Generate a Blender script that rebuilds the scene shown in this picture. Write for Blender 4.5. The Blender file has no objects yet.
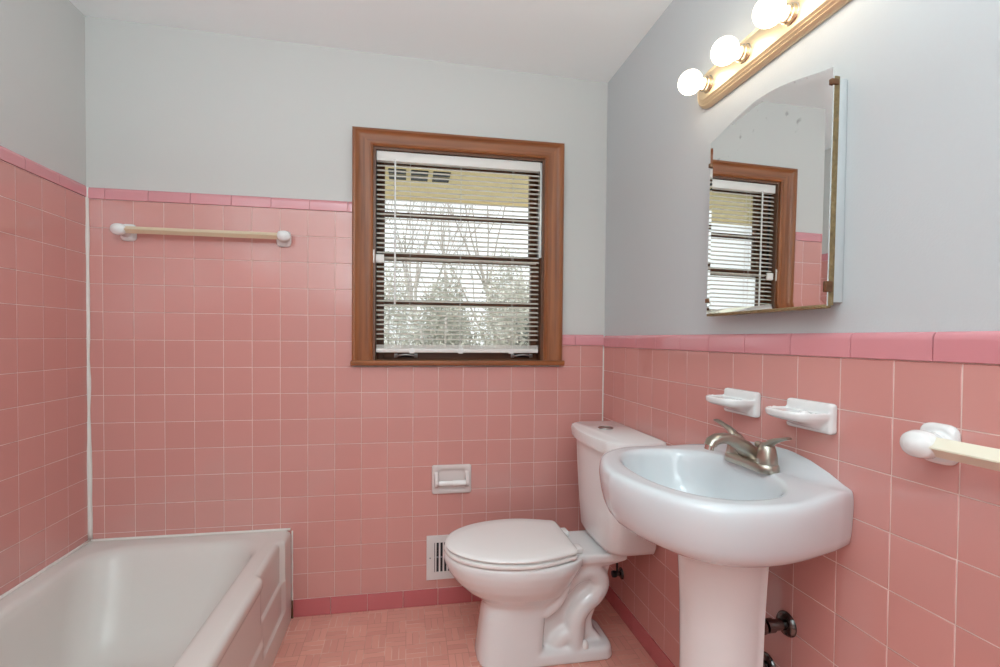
import bpy, bmesh, math, random
from mathutils import Vector, Matrix, noise
random.seed(11)
PI = math.pi
S = bpy.context.scene
COL = S.collection

# ------------------------------------------------------------------ measures (metres)
U = .1095                      # wall tile pitch
D = 2.0472                     # tile face of the back wall
XR, XL = .905, -1.2307         # tile faces of the right and left walls
H = 1.185                      # eye height
YF = -.75                      # front wall, behind the camera
BZ0 = H + 4.8456 * U           # top of the tile field, tub part of the back wall
RZ0 = H - .3119 * U            # top of the tile field, right wall
BX0 = -10.7623 * U
RY0 = 17.7147 * U
LY0 = 17.6558 * U
LZ0 = H + 4.8834 * U
BASE = .075

# ------------------------------------------------------------------ materials
MATS = {}
def new_mat(name):
    m = bpy.data.materials.new(name); m.use_nodes = True
    nt = m.node_tree
    return m, nt, nt.nodes['Principled BSDF']

def pbr(name, col, rough=.5, metal=0., bump=0., bscale=60., spec=None, coat=0., var=0., vscale=4., emit=None, es=0., det=3.):
    m, nt, b = new_mat(name)
    b.inputs['Base Color'].default_value = (*col, 1)
    b.inputs['Roughness'].default_value = rough
    b.inputs['Metallic'].default_value = metal
    if spec is not None: b.inputs['Specular IOR Level'].default_value = spec
    if coat: b.inputs['Coat Weight'].default_value = coat; b.inputs['Coat Roughness'].default_value = .05
    tc = nt.nodes.new('ShaderNodeTexCoord')
    if bump:
        n = nt.nodes.new('ShaderNodeTexNoise'); n.inputs['Scale'].default_value = bscale; n.inputs['Detail'].default_value = det
        bp = nt.nodes.new('ShaderNodeBump'); bp.inputs['Strength'].default_value = bump; bp.inputs['Distance'].default_value = .01
        nt.links.new(tc.outputs['Object'], n.inputs['Vector'])
        nt.links.new(n.outputs['Fac'], bp.inputs['Height']); nt.links.new(bp.outputs['Normal'], b.inputs['Normal'])
    if var:
        n = nt.nodes.new('ShaderNodeTexNoise'); n.inputs['Scale'].default_value = vscale; n.inputs['Detail'].default_value = 4
        mx = nt.nodes.new('ShaderNodeMix'); mx.data_type = 'RGBA'
        mx.inputs[6].default_value = (*[c * (1 - var) for c in col], 1); mx.inputs[7].default_value = (*[min(1, c * (1 + var)) for c in col], 1)
        nt.links.new(tc.outputs['Object'], n.inputs['Vector'])
        nt.links.new(n.outputs['Fac'], mx.inputs[0]); nt.links.new(mx.outputs[2], b.inputs['Base Color'])
    if emit:
        b.inputs['Emission Color'].default_value = (*emit, 1); b.inputs['Emission Strength'].default_value = es
    MATS[name] = m
    return m

def tile_mat(name, a, b_, rough=.16):
    m, nt, b = new_mat(name)
    geo = nt.nodes.new('ShaderNodeNewGeometry')
    mx = nt.nodes.new('ShaderNodeMix'); mx.data_type = 'RGBA'
    mx.inputs[6].default_value = (*a, 1); mx.inputs[7].default_value = (*b_, 1)
    nt.links.new(geo.outputs['Random Per Island'], mx.inputs[0])
    tc = nt.nodes.new('ShaderNodeTexCoord')
    n = nt.nodes.new('ShaderNodeTexNoise'); n.inputs['Scale'].default_value = 9.; n.inputs['Detail'].default_value = 2
    bp = nt.nodes.new('ShaderNodeBump'); bp.inputs['Strength'].default_value = .06; bp.inputs['Distance'].default_value = .01
    nt.links.new(tc.outputs['Object'], n.inputs['Vector']); nt.links.new(n.outputs['Fac'], bp.inputs['Height'])
    nt.links.new(bp.outputs['Normal'], b.inputs['Normal'])
    nt.links.new(mx.outputs[2], b.inputs['Base Color'])
    b.inputs['Roughness'].default_value = rough; b.inputs['Specular IOR Level'].default_value = 1.
    MATS[name] = m
    return m

def wood_mat(name, c1, c2, axis, rough=.38):
    m, nt, b = new_mat(name)
    tc = nt.nodes.new('ShaderNodeTexCoord'); mp = nt.nodes.new('ShaderNodeMapping')
    sc = [55., 55., 55.]; sc['xyz'.index(axis)] = 2.2
    mp.inputs['Scale'].default_value = sc
    n = nt.nodes.new('ShaderNodeTexNoise'); n.inputs['Scale'].default_value = 1.; n.inputs['Detail'].default_value = 6; n.inputs['Distortion'].default_value = .6
    cr = nt.nodes.new('ShaderNodeValToRGB')
    cr.color_ramp.elements[0].position = .32; cr.color_ramp.elements[0].color = (*c1, 1)
    cr.color_ramp.elements[1].position = .7; cr.color_ramp.elements[1].color = (*c2, 1)
    bp = nt.nodes.new('ShaderNodeBump'); bp.inputs['Strength'].default_value = .12; bp.inputs['Distance'].default_value = .004
    nt.links.new(tc.outputs['Object'], mp.inputs['Vector']); nt.links.new(mp.outputs['Vector'], n.inputs['Vector'])
    nt.links.new(n.outputs['Fac'], cr.inputs['Fac']); nt.links.new(cr.outputs['Color'], b.inputs['Base Color'])
    nt.links.new(n.outputs['Fac'], bp.inputs['Height']); nt.links.new(bp.outputs['Normal'], b.inputs['Normal'])
    b.inputs['Roughness'].default_value = rough
    MATS[name] = m
    return m

def floor_mat():
    """small strips laid in threes, turned at every other square"""
    m, nt, b = new_mat('mosaic_floor')
    L = nt.links
    def N(op, a, c=None):
        n = nt.nodes.new('ShaderNodeMath'); n.operation = op
        for i, v in enumerate((a, c)):
            if v is None: continue
            if isinstance(v, (int, float)): n.inputs[i].default_value = v
            else: L.new(v, n.inputs[i])
        return n.outputs[0]
    tc = nt.nodes.new('ShaderNodeTexCoord'); sp = nt.nodes.new('ShaderNodeSeparateXYZ')
    L.new(tc.outputs['Object'], sp.inputs[0])
    s = 1 / .078
    x = N('ADD', N('MULTIPLY', sp.outputs[0], s), 100.); y = N('ADD', N('MULTIPLY', sp.outputs[1], s), 100.)
    cx, cy = N('FLOOR', x), N('FLOOR', y)
    par = N('MODULO', N('ADD', cx, cy), 2.)
    fx, fy = N('FRACT', x), N('FRACT', y)
    fx3, fy3 = N('FRACT', N('MULTIPLY', x, 3.)), N('FRACT', N('MULTIPLY', y, 3.))
    def edge(f, w):      # 1 on the joint
        return N('LESS_THAN', N('MINIMUM', f, N('SUBTRACT', 1., f)), w)
    outer = N('MAXIMUM', edge(fx, .014), edge(fy, .014))
    strips = N('ADD', N('MULTIPLY', par, edge(fx3, .042)), N('MULTIPLY', N('SUBTRACT', 1., par), edge(fy3, .042)))
    joint = N('MINIMUM', N('MAXIMUM', outer, strips), 1.)
    ix = N('FLOOR', N('MULTIPLY', x, 3.)); iy = N('FLOOR', N('MULTIPLY', y, 3.))
    sid = N('ADD', N('MULTIPLY', par, ix), N('MULTIPLY', N('SUBTRACT', 1., par), iy))
    cmb = nt.nodes.new('ShaderNodeCombineXYZ'); L.new(cx, cmb.inputs[0]); L.new(cy, cmb.inputs[1]); L.new(sid, cmb.inputs[2])
    wn = nt.nodes.new('ShaderNodeTexWhiteNoise'); L.new(cmb.outputs[0], wn.inputs['Vector'])
    mx = nt.nodes.new('ShaderNodeMix'); mx.data_type = 'RGBA'
    mx.inputs[6].default_value = (.69, .315, .250, 1); mx.inputs[7].default_value = (.77, .375, .300, 1)
    L.new(wn.outputs['Value'], mx.inputs[0])
    ns = nt.nodes.new('ShaderNodeTexNoise'); ns.inputs['Scale'].default_value = 9.; ns.inputs['Detail'].default_value = 3
    L.new(tc.outputs['Object'], ns.inputs['Vector'])
    cr = nt.nodes.new('ShaderNodeValToRGB'); cr.color_ramp.elements[0].position = .45; cr.color_ramp.elements[1].position = .62
    L.new(ns.outputs['Fac'], cr.inputs['Fac'])
    gm = nt.nodes.new('ShaderNodeMix'); gm.data_type = 'RGBA'
    gm.inputs[6].default_value = (.56, .27, .205, 1); gm.inputs[7].default_value = (.82, .56, .46, 1)
    L.new(cr.outputs['Color'], gm.inputs[0])
    fm = nt.nodes.new('ShaderNodeMix'); fm.data_type = 'RGBA'
    L.new(joint, fm.inputs[0]); L.new(mx.outputs[2], fm.inputs[6]); L.new(gm.outputs[2], fm.inputs[7])
    L.new(fm.outputs[2], b.inputs['Base Color'])
    bp = nt.nodes.new('ShaderNodeBump'); bp.inputs['Strength'].default_value = .25; bp.inputs['Distance'].default_value = .002; bp.invert = True
    L.new(joint, bp.inputs['Height']); L.new(bp.outputs['Normal'], b.inputs['Normal'])
    b.inputs['Roughness'].default_value = .36
    MATS['mosaic_floor'] = m

def mirror_mat():
    m, nt, b = new_mat('silvered_glass')
    L = nt.links
    b.inputs['Base Color'].default_value = (.90, .92, .91, 1); b.inputs['Metallic'].default_value = 1.; b.inputs['Roughness'].default_value = .012
    tc = nt.nodes.new('ShaderNodeTexCoord'); sp = nt.nodes.new('ShaderNodeSeparateXYZ'); L.new(tc.outputs['Object'], sp.inputs[0])
    n = nt.nodes.new('ShaderNodeTexNoise'); n.inputs['Scale'].default_value = 34.; n.inputs['Detail'].default_value = 2.
    L.new(tc.outputs['Object'], n.inputs['Vector'])
    cr = nt.nodes.new('ShaderNodeValToRGB'); cr.color_ramp.elements[0].position = .66; cr.color_ramp.elements[1].position = .76
    L.new(n.outputs['Fac'], cr.inputs['Fac'])
    mr = nt.nodes.new('ShaderNodeMapRange'); mr.inputs['From Min'].default_value = .385; mr.inputs['From Max'].default_value = .43
    L.new(sp.outputs[2], mr.inputs['Value'])
    mu = nt.nodes.new('ShaderNodeMath'); mu.operation = 'MULTIPLY'; L.new(cr.outputs['Color'], mu.inputs[0]); L.new(mr.outputs['Result'], mu.inputs[1])
    m2 = nt.nodes.new('ShaderNodeMath'); m2.operation = 'MULTIPLY'; L.new(mu.outputs[0], m2.inputs[0]); m2.inputs[1].default_value = .55
    df = nt.nodes.new('ShaderNodeBsdfDiffuse'); df.inputs['Color'].default_value = (.22, .21, .2, 1)
    ms = nt.nodes.new('ShaderNodeMixShader'); L.new(m2.outputs[0], ms.inputs[0]); L.new(b.outputs[0], ms.inputs[1]); L.new(df.outputs[0], ms.inputs[2])
    L.new(ms.outputs[0], nt.nodes['Material Output'].inputs['Surface'])
    MATS['silvered_glass'] = m

def pane_mat():
    m, nt, b = new_mat('window_glass'); nt.nodes.remove(b); L = nt.links
    tr = nt.nodes.new('ShaderNodeBsdfTransparent'); tr.inputs['Color'].default_value = (.96, .97, .96, 1)
    gl = nt.nodes.new('ShaderNodeBsdfGlossy'); gl.inputs['Roughness'].default_value = .02
    fr = nt.nodes.new('ShaderNodeFresnel'); fr.inputs['IOR'].default_value = 1.45
    mx = nt.nodes.new('ShaderNodeMixShader')
    L.new(fr.outputs[0], mx.inputs[0]); L.new(tr.outputs[0], mx.inputs[1]); L.new(gl.outputs[0], mx.inputs[2])
    L.new(mx.outputs[0], nt.nodes['Material Output'].inputs['Surface'])
    MATS['window_glass'] = m

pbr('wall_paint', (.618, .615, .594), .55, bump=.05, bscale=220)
pbr('wall_paint_toned', (.555, .58, .59), .5, bump=.05, bscale=220)  # same paint, darkened and cooled to offset the light on that wall
pbr('ceiling_paint', (.915, .955, .955), .8, bump=.06, bscale=180)
tile_mat('pink_tile', (.625, .287, .258), (.655, .312, .280), .11)
tile_mat('pink_trim_tile', (.66, .265, .295), (.71, .305, .335), .12)
tile_mat('rose_base_tile', (.53, .125, .134), (.58, .15, .158), .2)
pbr('grout', (.77, .58, .53), .9, var=.18, vscale=14)
pbr('caulk', (.80, .77, .73), .6)
floor_mat(); mirror_mat(); pane_mat()
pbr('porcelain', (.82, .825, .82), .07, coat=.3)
pbr('toned_porcelain', (.66, .685, .705), .06, coat=.3)  # same white ceramic, its shading put into a darker, cooler colour
pbr('tub_enamel', (.685, .645, .605), .22, spec=.35, var=.015, vscale=2)
pbr('seat_plastic', (.89, .88, .86), .2)
pbr('ceramic', (.80, .80, .79), .1, coat=.3)
pbr('holder_ceramic', (.74, .66, .635), .14)
pbr('cream_plastic', (.72, .585, .41), .32)
pbr('pale_cream_plastic', (.80, .745, .60), .32)
wood_mat('oak_upright', (.190, .057, .0155), (.360, .123, .038), 'z')
wood_mat('oak_across', (.190, .057, .0155), (.360, .123, .038), 'x')
wood_mat('dark_oak_across', (.085, .036, .018), (.18, .078, .038), 'x')
wood_mat('dark_oak_upright', (.09, .037, .018), (.19, .080, .038), 'z')
pbr('aluminium', (.55, .56, .56), .35, 1.)
pbr('grey_channel', (.36, .37, .37), .5)
pbr('blind_white', (.82, .80, .76), .35)
pbr('cord_white', (.80, .79, .76), .7)
pbr('clear_plastic', (.83, .83, .81), .15)
pbr('brushed_gold', (.88, .74, .52), .48, 1., bump=.02, bscale=300)
pbr('brushed_nickel', (.47, .425, .36), .30, 1., bump=.015, bscale=300)
pbr('socket_metal', (.66, .55, .42), .22, 1.)
pbr('dark_chrome', (.16, .155, .15), .22, 1.)
pbr('black_rubber', (.012, .012, .012), .5)
pbr('worn_chrome', (.30, .29, .275), .3, 1.)
pbr('chrome', (.62, .60, .56), .1, 1.)
pbr('bulb_glow', (.95, .93, .88), .3, emit=(1., .86, .66), es=8.5)
pbr('cabinet_white', (.53, .555, .565), .35)
pbr('aged_brass', (.27, .19, .09), .5, .5, bump=.6, bscale=120, var=.5, vscale=70)
pbr('rust_clip', (.16, .075, .035), .5, .4)
pbr('vent_white', (.76, .72, .70), .35)
pbr('hollow_shade', (.03, .03, .035), .8)  # near-black for shade painted into hollows
pbr('slot_grey', (.22, .24, .26), .5)
pbr('soffit_yellow', (.90, .76, .47), .7)
pbr('vent_screen', (.06, .07, .09), .8)
pbr('bark', (.46, .43, .41), .9, bump=.4, bscale=40, var=.25)
pbr('leaf', (.45, .455, .40), .5, var=.6, vscale=9)
pbr('leaf_dark', (.15, .17, .15), .5, var=.4, vscale=7)
pbr('leaf_light', (.60, .60, .54), .5, var=.5, vscale=9)
pbr('lawn', (.58, .57, .46), .95, bump=.6, bscale=40, var=.25, vscale=3)
pbr('door_paint', (.78, .78, .76), .35)
pbr('door_gap', (.1, .1, .1), .9)
pbr('fill_glass', (.9, .9, .88), .3, emit=(1., .95, .88), es=5.)  # glowing glass of the added ceiling light

def slat_mat():
    """thin vinyl: some of the daylight comes through"""
    m, nt, b = new_mat('blind_slat'); L = nt.links
    b.inputs['Base Color'].default_value = (.90, .87, .82, 1); b.inputs['Roughness'].default_value = .4
    tr = nt.nodes.new('ShaderNodeBsdfTranslucent'); tr.inputs['Color'].default_value = (.90, .86, .79, 1)
    mx = nt.nodes.new('ShaderNodeMixShader'); mx.inputs[0].default_value = .42
    L.new(b.outputs[0], mx.inputs[1]); L.new(tr.outputs[0], mx.inputs[2]); L.new(mx.outputs[0], nt.nodes['Material Output'].inputs['Surface'])
    MATS['blind_slat'] = m
slat_mat()

# ------------------------------------------------------------------ mesh helpers
def mesh_obj(name, bm, mat, parent=None, smooth=None, loc=None):
    me = bpy.data.meshes.new(name)
    bm.normal_update(); bm.to_mesh(me); bm.free()
    if mat: me.materials.append(MATS[mat])
    if smooth is not None:
        if smooth >= 180: me.polygons.foreach_set('use_smooth', [True] * len(me.polygons))
        elif smooth > 0: me.set_sharp_from_angle(angle=math.radians(smooth)); me.polygons.foreach_set('use_smooth', [True] * len(me.polygons)); me.set_sharp_from_angle(angle=math.radians(smooth))
    o = bpy.data.objects.new(name, me); COL.objects.link(o)
    if loc is not None:            # move the origin, keep the place
        me.transform(Matrix.Translation(-Vector(loc))); o.location = loc
    if parent:
        o.parent = parent
        o.location = Vector(o.location) - PLACE.get(parent.name, Vector((0, 0, 0))) if loc is not None else -PLACE.get(parent.name, Vector((0, 0, 0)))
        PLACE[o.name] = Vector((0, 0, 0)) + (Vector(loc) if loc is not None else Vector((0, 0, 0)))
    else:
        PLACE[o.name] = Vector(o.location)
    return o
PLACE = {}                          # world place of every origin (no rotations on empties)
def thing(name, label, cat, loc, group=None):
    o = bpy.data.objects.new(name, None); COL.objects.link(o); o.empty_display_size = .05
    o.location = loc; PLACE[o.name] = Vector(loc)
    tag(o, label, cat, group)
    return o
def tag(o, label, cat, group=None):
    o['label'] = label; o['category'] = cat
    if group: o['group'] = group
    return o
def struct(o):
    o['kind'] = 'structure'; return o
def holder(name, loc):
    o = bpy.data.objects.new(name, None); COL.objects.link(o); o.location = loc; PLACE[o.name] = Vector(loc); o['kind'] = 'structure'
    return o

def add_box(bm, lo, hi, bev=0., seg=2):
    lo, hi = Vector(lo), Vector(hi)
    r = bmesh.ops.create_cube(bm, size=1.)
    vs = r['verts']
    for v in vs:
        v.co = Vector(((lo[i] + hi[i]) / 2 + v.co[i] * (hi[i] - lo[i])) for i in range(3))
    if bev:
        es = list({e for v in vs for e in v.link_edges})
        bmesh.ops.bevel(bm, geom=es, offset=bev, segments=seg, affect='EDGES', profile=.5)
def boxbm(lo, hi, bev=0., seg=2):
    bm = bmesh.new(); add_box(bm, lo, hi, bev, seg); return bm
def add_loft(bm, rings, cap0=True, cap1=True, closed=True):
    vr = [[bm.verts.new(p) for p in r] for r in rings]
    n = len(vr[0])
    for a, b in zip(vr, vr[1:]):
        for i in range(n if closed else n - 1):
            j = (i + 1) % n
            try: bm.faces.new((a[i], a[j], b[j], b[i]))
            except ValueError: pass
    if cap0: bm.faces.new(list(reversed(vr[0])))
    if cap1: bm.faces.new(vr[-1])
    return vr
def fix_normals(bm):
    bmesh.ops.recalc_face_normals(bm, faces=bm.faces)
def frame_for(t):
    t = t.normalized()
    a = Vector((0, 0, 1)) if abs(t.z) < .9 else Vector((1, 0, 0))
    u = t.cross(a).normalized(); v = t.cross(u).normalized()
    return u, v
def add_tube(bm, pts, rad, n=12, cap=True, flat=1.):
    pts = [Vector(p) for p in pts]
    if not isinstance(rad, (list, tuple)): rad = [rad] * len(pts)
    rings = []; u = None
    for i, p in enumerate(pts):
        t = (pts[min(i + 1, len(pts) - 1)] - pts[max(i - 1, 0)]).normalized()
        if u is None: u, v = frame_for(t)
        else:
            u = (u - t * u.dot(t)).normalized(); v = t.cross(u).normalized()
        rings.append([p + (u * math.cos(2 * PI * k / n) + v * math.sin(2 * PI * k / n) * flat) * rad[i] for k in range(n)])
    add_loft(bm, rings, cap, cap)
def add_lathe(bm, prof, origin, axis='z', n=32, sgn=1):
    """prof: (radius, height) pairs along the axis"""
    o = Vector(origin); rings = []
    for r, h in prof:
        r = max(r, 1e-5); ring = []
        for k in range(n):
            c, s = r * math.cos(2 * PI * k / n), r * math.sin(2 * PI * k / n)
            if axis == 'z': p = Vector((c, s, h * sgn))
            elif axis == 'x': p = Vector((h * sgn, c, s))
            else: p = Vector((c, h * sgn, s))
            ring.append(o + p)
        rings.append(ring)
    add_loft(bm, rings)
    fix_normals(bm)
def spline(pts, n=8):
    pts = [Vector(p) for p in pts]; out = []
    P = [pts[0] * 2 - pts[1]] + pts + [pts[-1] * 2 - pts[-2]]
    for i in range(1, len(P) - 2):
        for k in range(n):
            t = k / n
            a, b, c, d = P[i - 1], P[i], P[i + 1], P[i + 2]
            out.append(.5 * ((2 * b) + (c - a) * t + (2 * a - 5 * b + 4 * c - d) * t * t + (3 * b - a - 3 * c + d) * t ** 3))
    out.append(pts[-1]); return out
def lerp(a, b, t): return a + (b - a) * t
def interp(x, xs, ys):
    if x <= xs[0]: return ys[0]
    for i in range(len(xs) - 1):
        if x <= xs[i + 1]: return lerp(ys[i], ys[i + 1], (x - xs[i]) / (xs[i + 1] - xs[i]))
    return ys[-1]
def smooth01(t):
    t = max(0., min(1., t)); return t * t * (3 - 2 * t)
def rrect(x0, x1, y0, y1, r, z, nc=8, ns=14):
    """rounded rectangle ring, counter-clockwise, same count whatever the size"""
    out = []
    cs = [(x1 - r, y0 + r, -PI / 2), (x1 - r, y1 - r, 0), (x0 + r, y1 - r, PI / 2), (x0 + r, y0 + r, PI)]
    for q in range(4):
        cx, cy, a0 = cs[q]
        arc = [Vector((cx + r * math.cos(a0 + PI / 2 * k / nc), cy + r * math.sin(a0 + PI / 2 * k / nc), z)) for k in range(nc + 1)]
        out += arc
        nx, ny, a1 = cs[(q + 1) % 4]
        nxt = Vector((nx + r * math.cos(a1), ny + r * math.sin(a1), z))
        for k in range(1, ns): out.append(arc[-1].lerp(nxt, k / ns))
    return out
def remesh(o, size, smooth_it=6, factor=.5):
    m = o.modifiers.new('union', 'REMESH'); m.mode = 'VOXEL'; m.voxel_size = size; m.use_smooth_shade = True
    if smooth_it:
        s = o.modifiers.new('soften', 'SMOOTH'); s.factor = factor; s.iterations = smooth_it
    return o

# ------------------------------------------------------------------ room shell
T = .12; G = .0035           # wall thickness; tiles stand this much + proud of the paint
WX0, WX1, WZ0, WZ1 = -.146, .610, 1.078, 2.000     # window opening
yb = D + .006                # painted face of the back wall
bm = bmesh.new()
add_box(bm, (XL - T, yb, 0), (WX0, yb + T, 2.46)); add_box(bm, (WX1, yb, 0), (XR + T, yb + T, 2.46))
add_box(bm, (WX0, yb, 0), (WX1, yb + T, WZ0)); add_box(bm, (WX0, yb, WZ1), (WX1, yb + T, 2.46))
wall_back = struct(mesh_obj('wall_back', bm, 'wall_paint'))
wall_right = struct(mesh_obj('wall_right', boxbm((XR + .005, YF, 0), (XR + T, yb, 2.46)), 'wall_paint_toned'))
wall_left = struct(mesh_obj('wall_left', boxbm((XL - T, YF, 0), (XL - .005, yb, 2.46)), 'wall_paint'))
DX0, DX1, DZ = -.55, .26, 2.03
bm = bmesh.new()
add_box(bm, (XL - T, YF - T, 0), (DX0, YF, 2.46)); add_box(bm, (DX1, YF - T, 0), (XR + T, YF, 2.46)); add_box(bm, (DX0, YF - T, DZ), (DX1, YF, 2.46))
struct(mesh_obj('wall_front', bm, 'wall_paint'))
floor = struct(mesh_obj('floor', boxbm((XL - T, YF - T, -.05), (XR + T, yb, 0)), 'mosaic_floor'))
def zc(x): return lerp(2.419, 2.374, (x - XL) / (XR - XL))
bm = bmesh.new()
xa, xb = XL - T, XR + T
add_loft(bm, [[(xa, YF - T, zc(xa)), (xb, YF - T, zc(xb)), (xb, YF - T, 2.52), (xa, YF - T, 2.52)],
              [(xa, yb + T, zc(xa)), (xb, yb + T, zc(xb)), (xb, yb + T, 2.52), (xa, yb + T, 2.52)]])
fix_normals(bm)
struct(mesh_obj('ceiling', bm, 'ceiling_paint'))

# door behind the camera
d1 = holder('door_1', ((DX0 + DX1) / 2, YF - .05, 0))
bm = boxbm((DX0 + .004, YF - .06, .008), (DX1 - .004, YF - .02, DZ - .004), .002)
for (z0, z1) in ((.2, .92), (1.08, 1.88)):
    for (x0, x1) in ((DX0 + .11, DX0 + .37), (DX0 + .44, DX1 - .11)):
        add_box(bm, (x0, YF - .024, z0), (x1, YF - .012, z1), .008)
mesh_obj('panel', bm, 'door_paint', d1)
bm = bmesh.new()
for (x0, x1, z0, z1) in ((DX0 - .06, DX0, 0, DZ + .06), (DX1, DX1 + .06, 0, DZ + .06), (DX0, DX1, DZ, DZ + .06)):
    add_box(bm, (x0, YF, z0), (x1, YF + .016, z1), .003)
mesh_obj('casing', bm, 'door_paint', d1)
bm = bmesh.new(); add_lathe(bm, [(.0, 0), (.03, 0), (.03, .006), (.01, .012), (.01, .03), (.024, .04), (.028, .055), (.02, .068), (0, .07)], (DX0 + .07, YF - .02, .95), 'y')
mesh_obj('door_knob', bm, 'brushed_nickel', d1, 60)

# ------------------------------------------------------------------ tiles
def tile_panel(name, rects, frame, parent, mat='pink_tile', jitter=.0011, gap=.00095, thick=.006, edge=.0016):
    """rects: (u0,u1,v0,v1); frame(u, v, h) -> point, h outwards. Every tile a pillow of its own island, one panel."""
    bm = bmesh.new()
    for (u0, u1, v0, v1) in rects:
        if u1 - u0 < .006 or v1 - v0 < .006: continue
        a, b = random.uniform(-jitter, jitter), random.uniform(-jitter, jitter)
        du, dv = (u1 - u0) / 2, (v1 - v0) / 2
        def ring(ins, h, tilt):
            out = []
            for su, sv in ((-1, -1), (1, -1), (1, 1), (-1, 1)):
                u = (u0 + u1) / 2 + su * (du - gap - ins); v = (v0 + v1) / 2 + sv * (dv - gap - ins)
                out.append(frame(u, v, h + tilt * (a * su * du + b * sv * dv)))
            return out
        rings = [ring(0, -thick, 0), ring(0, -edge * .75, 0), ring(edge * .3, -edge * .28, .6), ring(edge, 0, 1)]
        vr = add_loft(bm, rings, cap0=False)
    fix_normals(bm)
    o = mesh_obj(name, bm, mat, parent, 180)
    me = o.data
    # weighted normals keep tile faces flat
    w = o.modifiers.new('flat_faces', 'WEIGHTED_NORMAL'); w.keep_sharp = False; w.weight = 100; w.mode = 'FACE_AREA'
    return o
def cells(u_off, v_off, u0, u1, v0, v1):
    """tile rectangles of the grid clipped to u0..u1, v0..v1"""
    out = []
    i0 = math.floor((u0 - u_off) / U) - 1; i1 = math.ceil((u1 - u_off) / U) + 1
    j0 = math.floor((v0 - v_off) / U) - 1; j1 = math.ceil((v1 - v_off) / U) + 1
    for i in range(i0, i1):
        for j in range(j0, j1):
            a, b = max(u0, u_off + i * U), min(u1, u_off + (i + 1) * U)
            c, d = max(v0, v_off + j * U), min(v1, v_off + (j + 1) * U)
            if b - a > .004 and d - c > .004: out.append((a, b, c, d))
    return out
fb = lambda u, v, h: Vector((u, D - h, v))
fr = lambda u, v, h: Vector((XR - h, u, v))
fl = lambda u, v, h: Vector((XL + h, u, v))
row6 = BZ0 - 6 * U
RT = RZ0 + .006                                    # field top on the wall right of the window
rb = cells(BX0, BZ0, XL, XR, BASE, row6) + cells(BX0, BZ0, XL, WX0 - .085, row6, BZ0) + cells(BX0, BZ0, .69, XR, row6, RT)
tile_panel('tile_field', rb, fb, wall_back)
tile_panel('tile_field', cells(RY0, RZ0, YF, D, BASE, RZ0), fr, wall_right)
tile_panel('tile_field', cells(LY0, LZ0, YF, D, .3, LZ0), fl, wall_left)
# grout beds just under the tile faces
bm = bmesh.new(); gy = D + .0012
add_box(bm, (XL, gy, 0), (XR, yb + .001, row6)); add_box(bm, (XL, gy, row6), (WX0 - .083, yb + .001, BZ0 + .036)); add_box(bm, (.69, gy, row6), (XR, yb + .001, RT + .040))
mesh_obj('grout_bed', bm, 'grout', wall_back)
mesh_obj('grout_bed', boxbm((XR + .0012, YF, 0), (XR + .0055, D + .004, RZ0 + .046)), 'grout', wall_right)
mesh_obj('grout_bed', boxbm((XL - .0055, YF, 0), (XL - .0012, D + .004, LZ0 + .036)), 'grout', wall_left)
# cap tiles: rounded top edge
def cap_run(name, u0, u1, off, z0, z1, frame, parent, pitch=.1525):
    bm = bmesh.new()
    i0, i1 = math.floor((u0 - off) / pitch), math.ceil((u1 - off) / pitch)
    h = .0045
    prof = [(-.006, z0 + .0008), (h - .0015, z0 + .0008), (h, z0 + .0024)]
    R = .016
    for k in range(9):
        a = PI / 2 * k / 8
        prof.append((h - (.0105) * (1 - math.cos(a)), z1 - R + R * math.sin(a)))
    for i in range(i0, i1):
        a, b = max(u0, off + i * pitch) + .0008, min(u1, off + (i + 1) * pitch) - .0008
        if b - a < .008: continue
        e = .0012
        rings = []
        for (u, ins) in ((a, .0014), (a + e, 0), (b - e, 0), (b, .0014)):
            rings.append([frame(u, z - (ins if z > z1 - .012 else 0), hh - (ins if hh > 0 else 0)) for hh, z in prof])
        add_loft(bm, rings)
    fix_normals(bm)
    o = mesh_obj(name, bm, 'pink_trim_tile', parent, 180)
    w = o.modifiers.new('flat_faces', 'WEIGHTED_NORMAL'); w.keep_sharp = False; w.weight = 100; w.mode = 'FACE_AREA'
    return o
cap_run('cap_tile', XL, WX0 - .086, XL - .088, BZ0, BZ0 + .046, fb, wall_back)
cap_run('cap_tile', .70, XR, .764 - .1525, RT, RT + .050, fb, wall_back)
cap_run('cap_tile', YF, D, .668, RZ0, RZ0 + .053, fr, wall_right)
cap_run('cap_tile', YF, D, 1.90 - .1525, LZ0, LZ0 + .046, fl, wall_left)
# base tiles
def base_run(name, u0, u1, off, frame):
    rects = []
    p = .1525
    for i in range(math.floor((u0 - off) / p), math.ceil((u1 - off) / p)):
        a, b = max(u0, off + i * p), min(u1, off + (i + 1) * p)
        if b - a > .01: rects.append((a, b, .0, BASE))
    o = tile_panel(name, rects, lambda u, v, h: frame(u, v, h + .0035), None, 'rose_base_tile', thick=.0095)
    return struct(o)
base_run('baseboard_back', -.470, XR, -.318, fb)
base_run('baseboard_right', YF, D, .668, fr)
# caulk beads
bm = bmesh.new()
for i in range(1):
    pts = []; rad = []
    for k in range(36):
        z = .385 + (LZ0 + .04 - .385) * k / 35
        pts.append((XL + .003 + .002 * noise.noise((k * .3, 0, 5)), D - .003, z)); rad.append(.0062 + .0035 * noise.noise((k * .35, 3, 1)) + (.003 if z < .75 else 0))
    add_tube(bm, pts, rad, 8)
struct(mesh_obj('trim_1', bm, 'caulk', None, 180))
bm = bmesh.new(); add_tube(bm, [(XR - .0015, D - .0015, BASE + k * (RZ0 - BASE + .045) / 12) for k in range(13)], .0034, 6)
struct(mesh_obj('trim_2', bm, 'caulk', None, 180))

# ------------------------------------------------------------------ window
win = holder('window_1', (.232, D, 1.07))
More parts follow.
